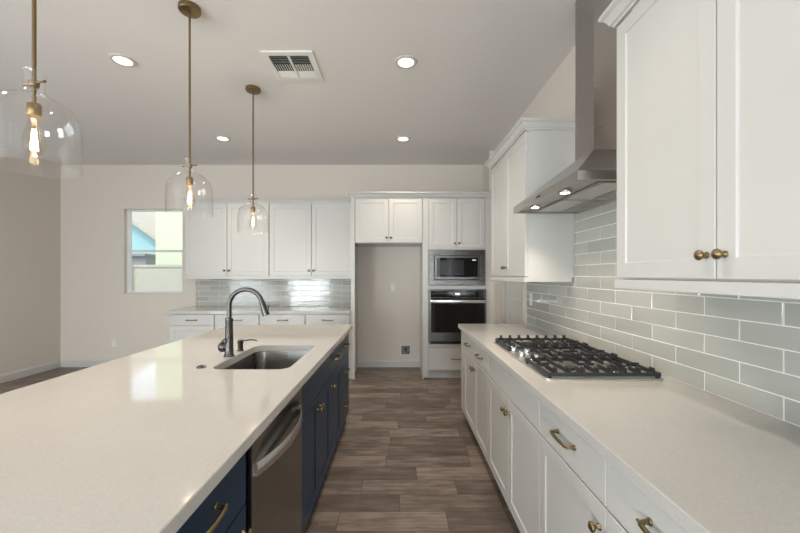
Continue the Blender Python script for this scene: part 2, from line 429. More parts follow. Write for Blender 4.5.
house()
t = thing('neighbour_building', 'pale green stucco building close outside the window', 'building', (-5.95, 8.8, 0))
obj('wall', bx(new(), 0, 3.5, 0, 3.5, 0, 5.2), M['stucco_green'], t)
obj('parapet', bx(new(), -.06, 3.56, -.06, 3.56, 5.2, 5.35), M['trimw'], t)
t = thing('block_fence', 'beige block garden wall below the houses outside the window', 'fence', (-16, 8.2, 0))
obj('wall', bx(new(), 0, 12.5, 0, .18, 0, 1.56), M['fence'], t)
obj('cap', bx(new(), 0, 12.5, -.02, .20, 1.56, 1.62), M['fence'], t)
obj('pillar', bx(new(), 9.6, 9.95, -.06, .24, 0, 1.62), M['fence'], t)
t = thing('shade_block', 'grey block painting the shaded area between fence and blue house outside', 'block', (-8.35, 11, 0))  # grey block stands in for a patch of shade, no real building
obj('wall', bx(new(), .03, .62, 0, 1.2, 0, 1.95), M['shadegrey'], t)
obj('roof', bx(new(), 0, .65, -.1, 1.3, 1.95, 2.03), M['shadegrey'], t)
bm = new(); bx(bm, -40, 20, YB+T+.01, 50, -.12, -.06); bx(bm, -40, 20, -40, YF-T-.01, -.12, -.06); bx(bm, -40, XL-T-.01, YF-T, YB+T, -.12, -.06)
struct('ground', bm, M['ground'], label='pale gravel ground outside the house', cat='ground')

# ------------------------------------------------------------------ backsplash tiles
def tiles(bm, place, rects, u_off, v0, pitch_u=.308, pitch_v=.078, g=.005, th=.008):
    """place(u,v,n) -> world point; rects: (u0,u1,v0,v1) areas to be covered"""
    for (a, b, c, e) in rects:
        r0 = int(math.floor((c-v0)/pitch_v+1e-6)); r1 = int(math.ceil((e-v0)/pitch_v-1e-6))
        for r in range(r0, r1):
            va, vb = max(c, v0+r*pitch_v), min(e, v0+(r+1)*pitch_v)
            if vb-va < .012: continue
            off = u_off + (pitch_u/2 if r % 2 else 0)
            k0 = int(math.floor((a-off)/pitch_u))
            k = k0
            while off+k*pitch_u < b:
                ua, ub = max(a, off+k*pitch_u), min(b, off+(k+1)*pitch_u); k += 1
                if ub-ua < .012: continue
                ua += g/2; ub -= g/2; za = va+g/2; zb = vb-g/2; ch = .0015
                t1, t2 = random.uniform(-.0011, .0011), random.uniform(-.0009, .0009)
                def top(u, v): return th + t1*((u-ua)/(ub-ua)-.5) + t2*((v-za)/(zb-za)-.5)
                A = [bm.verts.new(place(u, v, 0)) for u, v in ((ua,za),(ub,za),(ub,zb),(ua,zb))]
                B = [bm.verts.new(place(u, v, th-ch)) for u, v in ((ua,za),(ub,za),(ub,zb),(ua,zb))]
                C = [bm.verts.new(place(u, v, top(u, v))) for u, v in ((ua+ch,za+ch),(ub-ch,za+ch),(ub-ch,zb-ch),(ua+ch,zb-ch))]
                for P, Q in ((A,B),(B,C)):
                    for i in range(4): j=(i+1)%4; bm.faces.new((P[i],P[j],Q[j],Q[i]))
                bm.faces.new(C)
    return bm
t = thing('tile_backsplash', 'glossy grey subway tile backsplash on the right wall around the cooktop', 'backsplash', (XR, 0, .914))
pl = lambda u, v, n: (-n, u, v-.914)
rects = [(-.45, 3.565, .914, 1.304), (-.45, 1.513, 1.304, 1.330), (1.518, 2.598, 1.304, 1.90), (2.60, 3.565, 1.304, 1.330)]
obj('tiles', tiles(new(), pl, rects, 1.184, .914), M['tile'], t)
bm = new(); bx(bm, -.0055, 0, -.45, 3.565, 0, 1.330-.914); bx(bm, -.0055, 0, 1.518, 2.595, 1.330-.914, 1.90-.914)
obj('grout', bm, M['grout'], t)
t = thing('tile_backsplash', 'glossy grey subway tile backsplash on the far wall above the long counter', 'backsplash', (0, YB, .914))
pl = lambda u, v, n: (u, -n, v-.914)
obj('tiles', tiles(new(), pl, [(-3.07, -.642, .914, 1.330)], -.642-.308*8+.09, .914), M['tile'], t)
obj('grout', bx(new(), -3.07, -.642, -.0055, 0, 0, .416), M['grout'], t)

# ------------------------------------------------------------------ cabinet hardware
def knob_bm():
    return lathe(new(), [(.0,0),(.0095,0),(.010,-.003),(.0055,-.007),(.0048,-.014),(.008,-.017),(.0135,-.020),(.0155,-.024),(.0145,-.028),(.010,-.030),(.0085,-.031),(.0065,-.033),(0,-.034)], 20, 'Y')
KN = knob_bm(); KNM = bpy.data.meshes.new('knob'); bmesh.ops.recalc_face_normals(KN, faces=KN.faces[:]); KN.to_mesh(KNM); KN.free()
KNM.materials.append(M['brass']); KNM.polygons.foreach_set('use_smooth', [True]*len(KNM.polygons))
def pull_bm(L=.128):
    bm = new(); h = L/2
    pts = [(-h,0,0),(-h,-.012,0),(-h+.002,-.022,0),(-h+.010,-.029,0),(-h+.022,-.031,0),(0,-.033,0),(h-.022,-.031,0),(h-.010,-.029,0),(h-.002,-.022,0),(h,-.012,0),(h,0,0)]
    tube(bm, pts, [.0075,.0062,.0060,.0068,.0064,.0062,.0064,.0068,.0060,.0062,.0075], 10)
    for s in (-1, 1):
        lathe(bm, [(0,0),(.0095,0),(.0095,-.003),(.006,-.006),(0,-.006)], 16, 'Y', (s*h,0,0))
        lathe(bm, [(0,-.006),(.0035,-.004),(.0045,0),(.0035,.004),(0,.006)], 10, 'X', (s*(h+.004),-.026,0))
    return bm
PN = pull_bm(); PNM = bpy.data.meshes.new('pull'); bmesh.ops.recalc_face_normals(PN, faces=PN.faces[:]); PN.to_mesh(PNM); PN.free()
PNM.materials.append(M['brass']); PNM.polygons.foreach_set('use_smooth', [True]*len(PNM.polygons))
def put(name, me, parent, loc):
    o = bpy.data.objects.new(name, me); COL.objects.link(o); o.parent = parent; o.location = loc; return o
G = .003
def door(t, x0, x1, z0, z1, m, knob=None, st=.058):
    o = obj('door', panel_face(new(), x0+G/2, x1-G/2, z0, z1, 0, st=st), m, t)
    if knob: put('knob', KNM, o, (knob[0], 0, knob[1]))
    return o
def drawer(t, x0, x1, z0, z1, m, pulls=True, pz=None, name='drawer'):
    o = obj(name, slab_face(new(), x0+G/2, x1-G/2, z0, z1), m, t)
    if pulls: put('pull', PNM, o, ((x0+x1)/2, 0, pz if pz else (z0+z1)/2))
    return o
CT = .875   # underside of counters
def base_unit(label, loc, rz, wid, depth, m, kick, cols, mode='doors', group=None, dz=.715, kickin=.07, name='base_cabinet', hollow=False):
    """cols: list of (x0, x1, knob side 'l'/'r')"""
    t = thing(name, label, 'cabinet', loc, rz, group)
    if hollow:
        bm = new(); bx(bm, 0, wid, .021, depth, .105, .125); bx(bm, 0, .012, .021, depth, .1255, CT-.001); bx(bm, wid-.010, wid, .021, depth, .1255, CT-.001)
        bx(bm, .0185, wid-.0185, .021, .037, .1255, CT-.001); bx(bm, .0185, wid-.0185, depth-.012, depth, .1255, CT-.001)
        obj('carcass', bm, m, t)
    else: obj('carcass', bx(new(), 0, wid, .021, depth, .105, CT-.001), m, t)
    obj('toe_kick', bx(new(), 0, wid, kickin, depth, 0, .1045), kick, t)
    for c in cols:
        x0, x1, s = c
        if s == 'stack':
            for (a, b) in ((dz+.003, CT-.014), (.425, dz-.003), (.115, .419)):
                drawer(t, x0, x1, a, b, m)
            continue
        door(t, x0, x1, .115, dz-.003, m, (x0+.03 if s == 'l' else x1-.03, dz-.075))
    return t

# ---- right run (faces -X): local x = far end -> camera
FX = .601
def right_base(label, ya, yb, cols, **k):
    t = base_unit(label, (FX, yb, 0), -PI/2, yb-ya, XR-FX-.002, M['white'], M['white'], [(yb-b, yb-a, s) for (a, b, s) in cols], group=None, **k)
    return t
t = right_base('white base cabinet nearest the viewer with its handles out of view', -.45, .547, [(-.45,.05,'l'),(.05,.547,'r')])
drawer(t, 0, .497, .718, .861, M['white']); drawer(t, .497, .997, .718, .861, M['white'])
t = right_base('white base cabinet with two brass-pull drawers nearest the camera before the cooktop', .548, 1.542, [(.548,1.047,'l'),(1.047,1.542,'r')])
drawer(t, 0, .495, .718, .861, M['white'], pz=.803); drawer(t, .495, .994, .718, .861, M['white'], pz=.803)
t = right_base('white base cabinet with a plain top panel directly beneath the gas cooktop', 1.543, 2.43, [(1.543,1.987,'l'),(1.987,2.43,'r')])
drawer(t, 0, .887, .718, .861, M['white'], pulls=False, name='false_front')
t = right_base('white base cabinet at the far end of the right counter, two small drawers', 2.431, 3.49, [(2.431,2.88,'l'),(2.88,3.33,'r')])
drawer(t, .16, .61, .718, .861, M['white']); drawer(t, .61, 1.059, .718, .861, M['white'])
obj('end_panel', bx(new(), 0, .157, 0.002, .021, .106, CT-.001), M['white'], t)

bm = bx(new(), .578, XR-.0005, -.47, 3.52, CT, .914, .0025)
tag(obj('quartz_countertop', bm, M['quartz']), 'long speckled off-white quartz countertop on the right under the cooktop', 'countertop')

# ---- island (faces +X): local x = near -> far
IX = -.471
def isl(label, ya, yb, cols, **k):
    return base_unit(label, (IX, ya, 0), PI/2, yb-ya, .62, M['navy'], M['kick'], [(a-ya, b-ya, s) for (a, b, s) in cols], dz=.692, kickin=.035, **k)
t = isl('navy blue island cabinet nearest the viewer, left of the dishwasher', .60, 1.112, [(.61,1.110,'r')])
drawer(t, .01, .510, .695, .861, M['navy'], pz=.800)
obj('end_panel', bx(new(), 0, .0095, 0.0, .0208, .106, CT-.002), M['navy'], t)
t = isl('navy blue island sink base with a pair of brass-knob doors beside the dishwasher', 1.745, 2.490, [(1.747,2.104,'r'),(2.104,2.466,'l')], hollow=True)
drawer(t, .002, .721, .695, .861, M['navy'], pulls=False, name='false_front')
t = isl('narrow navy blue island cabinet with one drawer past the sink base', 2.4905, 2.895, [(2.467,2.894,'l')])
drawer(t, -.0235, .404, .695, .861, M['navy'])
t = isl('navy blue island drawer stack at the far end of the island', 2.896, 3.425, [(2.897,3.38,'stack')])
t = thing('island_back_panel', 'navy blue panelled back of the island on its seating side', 'panel', (-1.193, 3.42, 0), -PI/2)
bm = new()
for k in range(4): panel_face(bm, k*.7025, (k+1)*.7025, .0, .874, 0, st=.07, back=.03)
obj('panel', bm, M['navy'], t)
obj('filler', bx(new(), 0, 2.81, .0302, .100, .0, .874), M['navy'], t)
t.location = (-1.193, 3.42, 0)
for o in t.children: pass

# island countertop with the sink cut-out
SX0, SX1, SY0, SY1 = -.965, -.565, 1.825, 2.455
def slab_with_hole(x0, x1, y0, y1, z0, z1, hole):
    bm = new(); ch = .0025
    for z in (z0, z1):
        o_ = [(x0+ch,y0+ch),(x1-ch,y0+ch),(x1-ch,y1-ch),(x0+ch,y1-ch)]
        vo = [bm.verts.new((x,y,z)) for x,y in o_]; vh = [bm.verts.new((x,y,z)) for x,y in hole]
        es = [bm.edges.new((vo[i], vo[(i+1)%4])) for i in range(4)] + [bm.edges.new((vh[i], vh[(i+1)%len(vh)])) for i in range(len(vh))]
        bmesh.ops.triangle_fill(bm, edges=es, use_beauty=True)
        if z == z0: lo, lh = vo, vh
        else: hi, hh = vo, vh
    ml = [bm.verts.new(p) for p in ((x0,y0,z0+ch),(x1,y0,z0+ch),(x1,y1,z0+ch),(x0,y1,z0+ch))]
    mh = [bm.verts.new(p) for p in ((x0,y0,z1-ch),(x1,y0,z1-ch),(x1,y1,z1-ch),(x0,y1,z1-ch))]
    for A, B in ((lo, ml), (ml, mh), (mh, hi)):
        for i in range(4): j=(i+1)%4; bm.faces.new((A[i],A[j],B[j],B[i]))
    n = len(lh)
    for i in range(n): j=(i+1)%n; bm.faces.new((lh[i],lh[j],hh[j],hh[i]))
    return bm
bm = slab_with_hole(-1.606, -.447, .35, 3.47, CT, .914, rrect(SX0, SX1, SY0, SY1, .06))
tag(obj('island_countertop', bm, M['quartz']), 'wide glossy off-white quartz island countertop with an undermount sink', 'countertop')

# sink
t = thing('kitchen_sink', 'rectangular stainless steel undermount sink in the island top', 'sink', ((SX0+SX1)/2, (SY0+SY1)/2, .651))
cx, cy = (SX0+SX1)/2, (SY0+SY1)/2; hx, hy = (SX1-SX0)/2, (SY1-SY0)/2
bm = new(); rings = []
spec = [(.022,.2235,.07),(.022,.219,.07),(-.001,.2215,.06),(-.004,.215,.06),(-.010,.06,.055),(-.016,.03,.055),(-.032,.012,.05),(-.060,.006,.04),(-.13,.003,.02)]
# inner skin
for (o_, z, r) in [(.022,.2235,.08),(-.002,.2235,.06),(-.004,.215,.06),(-.010,.05,.058),(-.018,.022,.055),(-.035,.010,.05),(-.08,.006,.04),(-.14,.003,.03)]:
    rings.append([bm.verts.new((x,y,z)) for x,y in rrect(-hx-o_, hx+o_, -hy-o_, hy+o_, r)])
for (a, b) in zip(rings, rings[1:]):
    n = len(a)
    for i in range(n): j=(i+1)%n; bm.faces.new((a[i],a[j],b[j],b[i]))
bm.faces.new(rings[-1])
so_ = obj('basin', bm, M['sink'], t, smooth=True)
md = so_.modifiers.new('thickness', 'SOLIDIFY'); md.thickness = .0012; md.offset = 1
bm = lathe(new(), [(0,.004),(.020,.004),(.022,.006),(.040,.0065),(.043,.004),(.043,.003)], 28)
obj('drain', bm, M['steel'], t, smooth=True)

# faucet
t = thing('kitchen_faucet', 'dark metal gooseneck pull-down faucet standing behind the island sink', 'faucet', (-1.0, 2.12, .914))
bm = lathe(new(), [(0,0),(.030,0),(.030,.006),(.025,.012),(.0235,.05),(.0225,.11),(.0205,.20),(.0215,.205),(.0215,.222),(.016,.226),(0,.226)], 24)
obj('body', bm, M['gun'], t, smooth=True)
pts = [(0,0,.215),(0,0,.26),(0,0,.295)]; R_ = .098
for i in range(0, 17):
    a = PI - (PI-math.radians(18))*i/16
    pts.append((R_+R_*math.cos(a), 0, .295+R_*math.sin(a)))
obj('spout', tube(new(), pts, .0135, 16), M['gun'], t, smooth=True)
e = Vector(pts[-1]); dr = Vector((.31, 0, -.95))
bm = tube(new(), [e-dr*.006, e, e+dr*.004, e+dr*.03, e+dr*.075, e+dr*.088, e+dr*.09], [.0135,.0145,.0155,.017,.0205,.0205,.016], 18)
obj('spray_head', bm, M['gun'], t, smooth=True)
bm = new(); bx(bm, -.004, .004, -.009, .009, -.018, .018, .002)
obj('spray_button', bm, M['black'], t, loc=e+dr*.05+Vector((.021,0,.006)), rot=(0, .32, 0))
bm = lathe(new(), [(0,-.064),(.014,-.062),(.026,-.054),(.031,-.042),(.030,-.030),(.024,-.020),(.020,-.012),(.020,0),(0,0)], 20, 'X', (0,0,.055))
hnd = obj('handle', bm, M['gun'], t, smooth=True)
bm = tube(new(), [(-.040,-.010,.066),(-.030,-.03,.085),(-.006,-.06,.105),(.022,-.085,.118)], [.009,.0065,.0055,.0055], 10)
obj('lever', bm, M['gun'], hnd, smooth=True)

t = thing('soap_dispenser', 'small dark metal soap dispenser pump beside the faucet', 'dispenser', (-1.0, 2.27, .914))
obj('body', lathe(new(), [(0,0),(.021,0),(.021,.005),(.016,.010),(.0155,.045),(.018,.050),(.018,.062),(.013,.068),(.010,.072),(0,.072)], 20), M['gun'], t, smooth=True)
obj('spout', tube(new(), [(0,0,.064),(.03,0,.066),(.07,0,.070),(.096,0,.068),(.104,0,.060)], [.006,.005,.0045,.004,.004], 10), M['gun'], t, smooth=True)
tag(obj('air_switch', lathe(new(), [(0,.001),(.022,.001),(.022,.005),(.018,.009),(.012,.0095),(.011,.013),(0,.013)], 22), M['gun'], loc=(-1.023, 1.862, .913), smooth=True),
    'round dark metal button set in the island top in front of the faucet', 'button')

# dishwasher
t = thing('dishwasher', 'stainless steel dishwasher with a bowed handle built into the island', 'dishwasher', (IX, 1.148, 0), PI/2)
obj('tub', bx(new(), .004, .592, .03, .58, .105, .868), M['dark'], t)
obj('toe_panel', bx(new(), .004, .592, .05, .0298, .01, .1045), M['dark'], t)
bm = new(); nx, nz = 40, 48; Wd = .594
def dwy(x, z):
    # scooped pocket behind the handle, deepest just above it
    u = (x/Wd-.5)*2; top = .865; bot = .735 + .00*u
    arc = .775 + .07*(1-u*u) 
    if abs(u) > .93: return 0.0
    k = min(1, (1-abs(u)/.93)*5)
    if z > .742 and z < arc+.0:
        tt = (z-.742)/(arc-.742); return .028*math.sin(PI*tt)**.7*k
    return 0.0
grid = []
for j in range(nz+1):
    z = .118 + (.862-.118)*((j/nz) ** .6 if True else 0)
    grid.append([bm.verts.new((.003+Wd*i/nx-.003*0, dwy(Wd*i/nx, z), z)) for i in range(nx+1)])
for j in range(nz):
    for i in range(nx): bm.faces.new((grid[j][i],grid[j][i+1],grid[j+1][i+1],grid[j+1][i]))
# sides of the panel
def skirt(seq, dy=.030):
    b = [bm.verts.new((v.co.x, dy, v.co.z)) for v in seq]
    for i in range(len(seq)-1): bm.faces.new((seq[i],seq[i+1],b[i+1],b[i]))
skirt([r[0] for r in grid]); skirt([r[-1] for r in grid]); skirt(grid[0]); skirt(grid[-1])
dwp = obj('door_panel', bm, M['steel_dw'], t, smooth=True)
bm = new(); n = 20; rs = []
for i in range(n+1):
    u = -1+2*i/n; x = .03+.534*(u+1)/2; out = -.004-.046*(1-abs(u)**2.2)
    z = .755
    th_ = .006
    rs.append([bm.verts.new(p) for p in ((x,out,z-.023),(x,out-.004,z-.015),(x,out-.004,z+.015),(x,out,z+.023),(x,out+th_,z+.021),(x,out+th_,z-.021))])
for a, b in zip(rs, rs[1:]):
    for k in range(6): j=(k+1)%6; bm.faces.new((a[k],a[j],b[j],b[k]))
bm.faces.new(rs[0]); bm.faces.new(rs[-1])
obj('handle', bm, M['steel_bright'], t, smooth=True)

# ---- far wall base cabinets and counter
FY = 4.77
for k, lb in enumerate(('white base cabinet on the far wall nearest the window', 'white base cabinet on the far wall beside the refrigerator niche')):
    x0 = -3.05 + k*1.2045; wd = 1.204
    t = thing('base_cabinet', lb, 'cabinet', (x0, FY, 0))
    obj('carcass', bx(new(), 0, wd, .021, YB-FY-.002, .105, CT-.001), M['white'], t)
    obj('toe_kick', bx(new(), 0, wd, .07, YB-FY-.016, 0, .1045), M['white'], t)
    h = wd/2
    for a, b, s in ((.008,h,'r'),(h,wd-.008,'l')):
        door(t, a+.004, b-.004, .115, .712, M['white'], (b-.034 if s=='r' else a+.034, .64))
        drawer(t, a+.004, b-.004, .718, .861, M['white'])
tag(obj('quartz_countertop', bx(new(), -3.10, -.642, 4.745, YB-.009, CT, .914, .0025), M['quartz']),
    'speckled off-white quartz countertop along the far wall', 'countertop')

# ---- far wall upper cabinets
UY = 5.085
for k, lb in enumerate(('white wall cabinet on the far wall beside the window', 'white wall cabinet on the far wall between its neighbour and the refrigerator surround')):
    x0 = -3.026 + k*1.1925; wd = 1.192
    t = thing('wall_cabinet', lb, 'cabinet', (x0, UY, 1.335))
    obj('carcass', bx(new(), 0, wd, .021, YB-UY-.001, .037, 1.075), M['white'], t)
    obj('light_rail', bx(new(), 0, wd, .004, .024, 0, .0365), M['white'], t)
    h = wd/2
    door(t, .006, h-.002, .043, 1.058, M['white'], (h-.032, .115)); door(t, h+.002, wd-.006, .043, 1.058, M['white'], (h+.032, .115))
tag(obj('crown_molding', sweep(new(), [(-3.026, YB-.002),(-3.026, UY+.012),(-.642, UY+.012)][::1], [(a*.8, b*.75) for a,b in CROWN], 2.4105), M['white']),
    'white crown molding on top of the far wall cabinets', 'molding')

# ---- refrigerator surround
t = thing('refrigerator_surround', 'tall white surround with cabinet above an empty refrigerator niche', 'cabinet', (-.641, 4.795, 0))
bm = bx(new(), 0, .051, 0, .02, 0, 2.42); bx(bm, 0, .016, .0201, .638, 0, 2.42); obj('side_panel', bm, M['white'], t)
obj('side_panel', bx(new(), .956, .976, 0, .638, 0, 2.42), M['white'], t)
obj('carcass', bx(new(), .0515, .9555, .0205, .638, 1.815, 2.42), M['white'], t)
door(t, .058, .503, 1.826, 2.408, M['white'], (.477, 1.885)); door(t, .507, .950, 1.826, 2.408, M['white'], (.533, 1.885))

# ---- oven tower
TX0, TX1 = .3355, 1.205
t = thing('oven_tower', 'tall white cabinet holding the microwave and the wall oven', 'cabinet', (TX0, 4.795, 0))
W = TX1-TX0
bm = new(); D_ = .638
bx(bm, 0, .06, .0205, D_, .105, 2.42); bx(bm, W-.06, W, .0205, D_, .105, 2.42); bx(bm, .06, W-.06, D_-.02, D_, .105, 2.42)
for a, b in ((.105,.47),(1.20,1.248),(1.725,2.42)): bx(bm, .06, W-.06, .0205, D_-.02, a, b)
obj('carcass', bm, M['white'], t)
bm = new(); bx(bm, 0, .056, 0, .02, .02, 2.42); bx(bm, W-.056, W, 0, .02, .105, 2.42)
bx(bm, .056, W-.056, 0, .02, 1.205, 1.244); bx(bm, .056, W-.056, 0, .02, 1.728, 1.748); bx(bm, .056, W-.056, 0, .02, .435, .468)
obj('face_frame', bm, M['white'], t)
obj('toe_kick', bx(new(), 0.057, W, .07, D_, 0, .1045), M['white'], t)
door(t, .058, W/2-.002, 1.752, 2.408, M['white'], (W/2-.03, 1.81)); door(t, W/2+.002, W-.058, 1.752, 2.408, M['white'], (W/2+.03, 1.81))
drawer(t, .058, W-.058, .125, .420, M['white'], pz=.27)
tag(obj('crown_molding', sweep(new(), [(-.641, 5.054),(-.641, 4.797),(1.205, 4.797),(1.205, 5.42)], CROWN, 2.4205), M['white']),
    'white crown molding on top of the refrigerator surround and oven tower', 'molding')
struct('trim_1', bx(new(), 1.2055, XR-.001, 4.80, 4.82, 0, 3.049), M['wall'], label='wall-coloured filler strip between oven tower and right wall', cat='trim')

# microwave
mx0, mx1, mz0, mz1 = .400, 1.148, 1.252, 1.722
t = thing('microwave', 'built-in microwave with a wide grey steel trim above the oven', 'microwave', (mx0, 4.795, mz0))
mw, mh = mx1-mx0, mz1-mz0
bm = new()
def frame_bevel(bm, x0,x1,z0,z1, t_x, t_z, y0, y1):
    bx(bm, x0, x1, y0, y1, z0, z0+t_z, .001); bx(bm, x0, x1, y0, y1, z1-t_z, z1, .001)
    bx(bm, x0, x0+t_x, y0, y1, z0+t_z, z1-t_z, .001); bx(bm, x1-t_x, x1, y0, y1, z0+t_z, z1-t_z, .001)
frame_bevel(bm, 0, mw, 0, mh, .064, .068, -.012, -.001)
obj('trim_frame', bm, M['steel_oven'], t)
obj('housing', bx(new(), .066, mw-.066, -.004, .40, .07, mh-.07), M['black'], t)
bm = new(); frame_bevel(bm, .078, mw-.078, .080, mh-.078, .022, .030, -.024, -.005); mf = obj('door', bm, M['steel_oven'], t)
obj('glass', bx(new(), .10, mw-.10, -.020, -.0045, .105, mh-.105), M['black_glass'], mf)
obj('window', bx(new(), .14, mw-.29, -.0215, -.0203, .135, mh-.135), add_noise(mat('mesh_window', (.02,.02,.025), .15), 300, (.015,.015,.02), (.04,.04,.05)), mf)
bm = new()
for k in range(4): bx(bm, mw-.175+k*.013, mw-.167+k*.013, -.0213, -.0203, mh-.142, mh-.130)
obj('display', bm, M['display'], mf)

# oven
t = thing('wall_oven', 'stainless steel and black glass wall oven below the microwave', 'oven', (.400, 4.795, .472))
ow, oh = .755, .728
obj('housing', bx(new(), .01, ow-.01, -.001, .55, .004, oh-.004), M['black'], t)
bm = new(); bx(bm, 0, .020, -.026, -.0015, 0, oh, .001); bx(bm, ow-.020, ow, -.026, -.0015, 0, oh, .001); bx(bm, .02, ow-.02, -.026, -.0015, oh-.016, oh, .001)
obj('trim', bm, M['steel_oven'], t)
cp = obj('control_panel', bx(new(), .021, ow-.021, -.028, -.002, oh-.105, oh-.017, .001), M['black_glass'], t)
bm = new()
for k in range(4): bx(bm, ow/2-.030+k*.016, ow/2-.019+k*.016, -.0292, -.0282, oh-.074, oh-.050)
obj('display', bm, M['display'], cp)
dd = obj('door', bx(new(), .021, ow-.021, -.036, -.002, .045, oh-.110, .001), M['steel_oven'], t)
obj('glass', bx(new(), .024, ow-.024, -.038, -.0362, .155, oh-.113), M['black_glass'], dd)
bm = new(); bx(bm, .015, ow-.015, -.085, -.070, oh-.180, oh-.138, .005)
for x in (.05, ow-.05): bx(bm, x-.012, x+.012, -.072, -.036, oh-.170, oh-.148)
obj('handle', bm, M['steel_bright'], dd, smooth=True)
obj('vent', bx(new(), .021, ow-.021, -.022, -.002, .003, .040), M['black'], t)

# ---- right wall upper cabinets
UX = .912
def right_upper(label, ya, yb):
    t = thing('wall_cabinet', label, 'cabinet', (UX, yb, 1.338), -PI/2)
    wd = yb-ya; h = wd/2
    obj('carcass', bx(new(), 0, wd, .021, XR-UX-.001, .037, 1.0995), M['white'], t)
    bm = new(); bx(bm, 0, wd, -.006, .020, 0, .0365, .002)
    bx(bm, 0, .02, .0205, XR-UX-.02, 0.004, .0365); bx(bm, wd-.02, wd, .0205, XR-UX-.02, 0.004, .0365)
    obj('light_rail', bm, M['white'], t)
    door(t, .004, h-.001, .044, 1.090, M['white'], (h-.030, .114)); door(t, h+.001, wd-.004, .044, 1.090, M['white'], (h+.030, .114))
    return t
right_upper('white wall cabinet out of view right beside the viewer', -.40, .555)
right_upper('large white wall cabinet in the upper right, near side of the hood', .557, 1.515)
right_upper('white wall cabinet on the right wall beyond the range hood', 2.602, 3.565)
pr = [(a, b) for a, b in CROWN]
tag(obj('crown_molding', sweep(new(), [(XR-.001, 1.515),(UX+.004, 1.515),(UX+.004, -.40)], pr, 2.438), M['white']),
    'white crown molding above the near right wall cabinet', 'molding')
tag(obj('crown_molding', sweep(new(), [(XR-.001, 3.565),(UX+.004, 3.565),(UX+.004, 2.602),(XR-.001, 2.602)], pr, 2.438), M['white']),
    'white crown molding above the wall cabinet beyond the hood', 'molding')

# ---- range hood
t = thing('range_hood', 'stainless steel chimney range hood on the tiled right wall above the cooktop', 'hood', (XR-.009, 2.09, 1.826))
x0, x1 = .81-(XR-.009), 0.0; y0, y1 = -.457, .457
bm = new()
# band
v = []
def q(P): return [bm.verts.new(p) for p in P]
lip_lo = q([(x0,y0,0),(x1,y0,0),(x1,y1,0),(x0,y1,0)]); lip_hi = q([(x0,y0,.042),(x1,y0,.042),(x1,y1,.042),(x0,y1,.042)])
cx0, cy0, cy1 = 1.068-(XR-.009), -.115, .095
ch_ = q([(cx0,cy0,.255),(x1,cy0,.255),(x1,cy1,.255),(cx0,cy1,.255)])
for A, B in ((lip_lo,lip_hi),(lip_hi,ch_)):
    for i in range(4): j=(i+1)%4; bm.faces.new((A[i],A[j],B[j],B[i]))
bm.faces.new(ch_)
inn = q([(x0+.02,y0+.02,0),(x1-.01,y0+.02,0),(x1-.01,y1-.02,0),(x0+.02,y1-.02,0)])
inn2 = q([(x0+.024,y0+.024,.012),(x1-.014,y0+.024,.012),(x1-.014,y1-.024,.012),(x0+.024,y1-.024,.012)])
for A, B in ((lip_lo,inn),(inn,inn2)):
    for i in range(4): j=(i+1)%4; bm.faces.new((A[i],A[j],B[j],B[i]))
bm.faces.new(inn2)
obj('canopy', bm, M['steel_hood'], t)
obj('chimney', bx(new(), cx0+.001, x1, cy0+.001, cy1-.001, .2555, 3.048-1.826, .0015), M['steel_hood'], t)
for k in range(2):
    a = y0+.06+k*.40; bm = new()
    bx(bm, x0+.14, x1-.03, a, a+.39, .004, .011)
    bx(bm, x0+.15, x0+.29, a+.01, a+.38, .001, .0045, .001)
    for j in range(5):
        xx = x0+.305+j*.022; bx(bm, xx, xx+.012, a+.02, a+.37, -.003, .0045)
    obj('baffle_filter', bm, M['filter'], t)
for yy in (-.185, .232):
    bm = lathe(new(), [(0,.004),(.024,.004),(.024,.0),(.031,-.003),(.034,.001),(.034,.0115),(0,.0115)], 24)
    lm = obj('lamp', bm, M['steel'], t, loc=(x0+.068, yy, 0), smooth=True)
    obj('lens', lathe(new(), [(0,.001),(.022,.001),(.022,.003),(0,.003)], 24), M['hood_glow'], lm)
    l = bpy.data.lights.new('hood_lamp', 'SPOT'); l.energy = 9; l.color = (1, .86, .68); l.spot_size = math.radians(112); l.spot_blend = .8; l.shadow_soft_size = .02
    lo = bpy.data.objects.new('hood_lamp_light', l); COL.objects.link(lo); lo.parent = lm; lo.location = (0,0,-.012)
bm = new(); bx(bm, -.001, .0, -.030, .030, -.005, .005)
for k in range(5): lathe(bm, [(0,-.003),(.0035,-.003),(.0035,0),(0,0)], 10, 'X', (0, -.024+k*.012, 0))
obj('control_buttons', bm, M['black'], t, loc=(x0-.0005, 0, .022))

# ---- gas cooktop
CX0, CX1, CY0, CY1 = .665, 1.207, 1.628, 2.545
t = thing('gas_cooktop', 'five-burner gas cooktop with black cast iron grates set in the right counter', 'cooktop', ((CX0+CX1)/2, (CY0+CY1)/2, .914))
hx, hy = (CX1-CX0)/2, (CY1-CY0)/2
bm = new(); rr = []
for (i_, z, r) in [(0,.0,.02),(0,.006,.02),(.003,.009,.018),(.012,.009,.015),(.018,.005,.012)]:
    rr.append([bm.verts.new((x,y,z)) for x,y in rrect(-hx+i_,hx-i_,-hy+i_,hy-i_,r,4)])
for a, b in zip(rr, rr[1:]):
    n = len(a)
    for i in range(n): j=(i+1)%n; bm.faces.new((a[i],a[j],b[j],b[i]))
bm.faces.new(rr[-1]); bm.faces.new(rr[0])
obj('tray', bm, M['filter'], t, smooth=True)
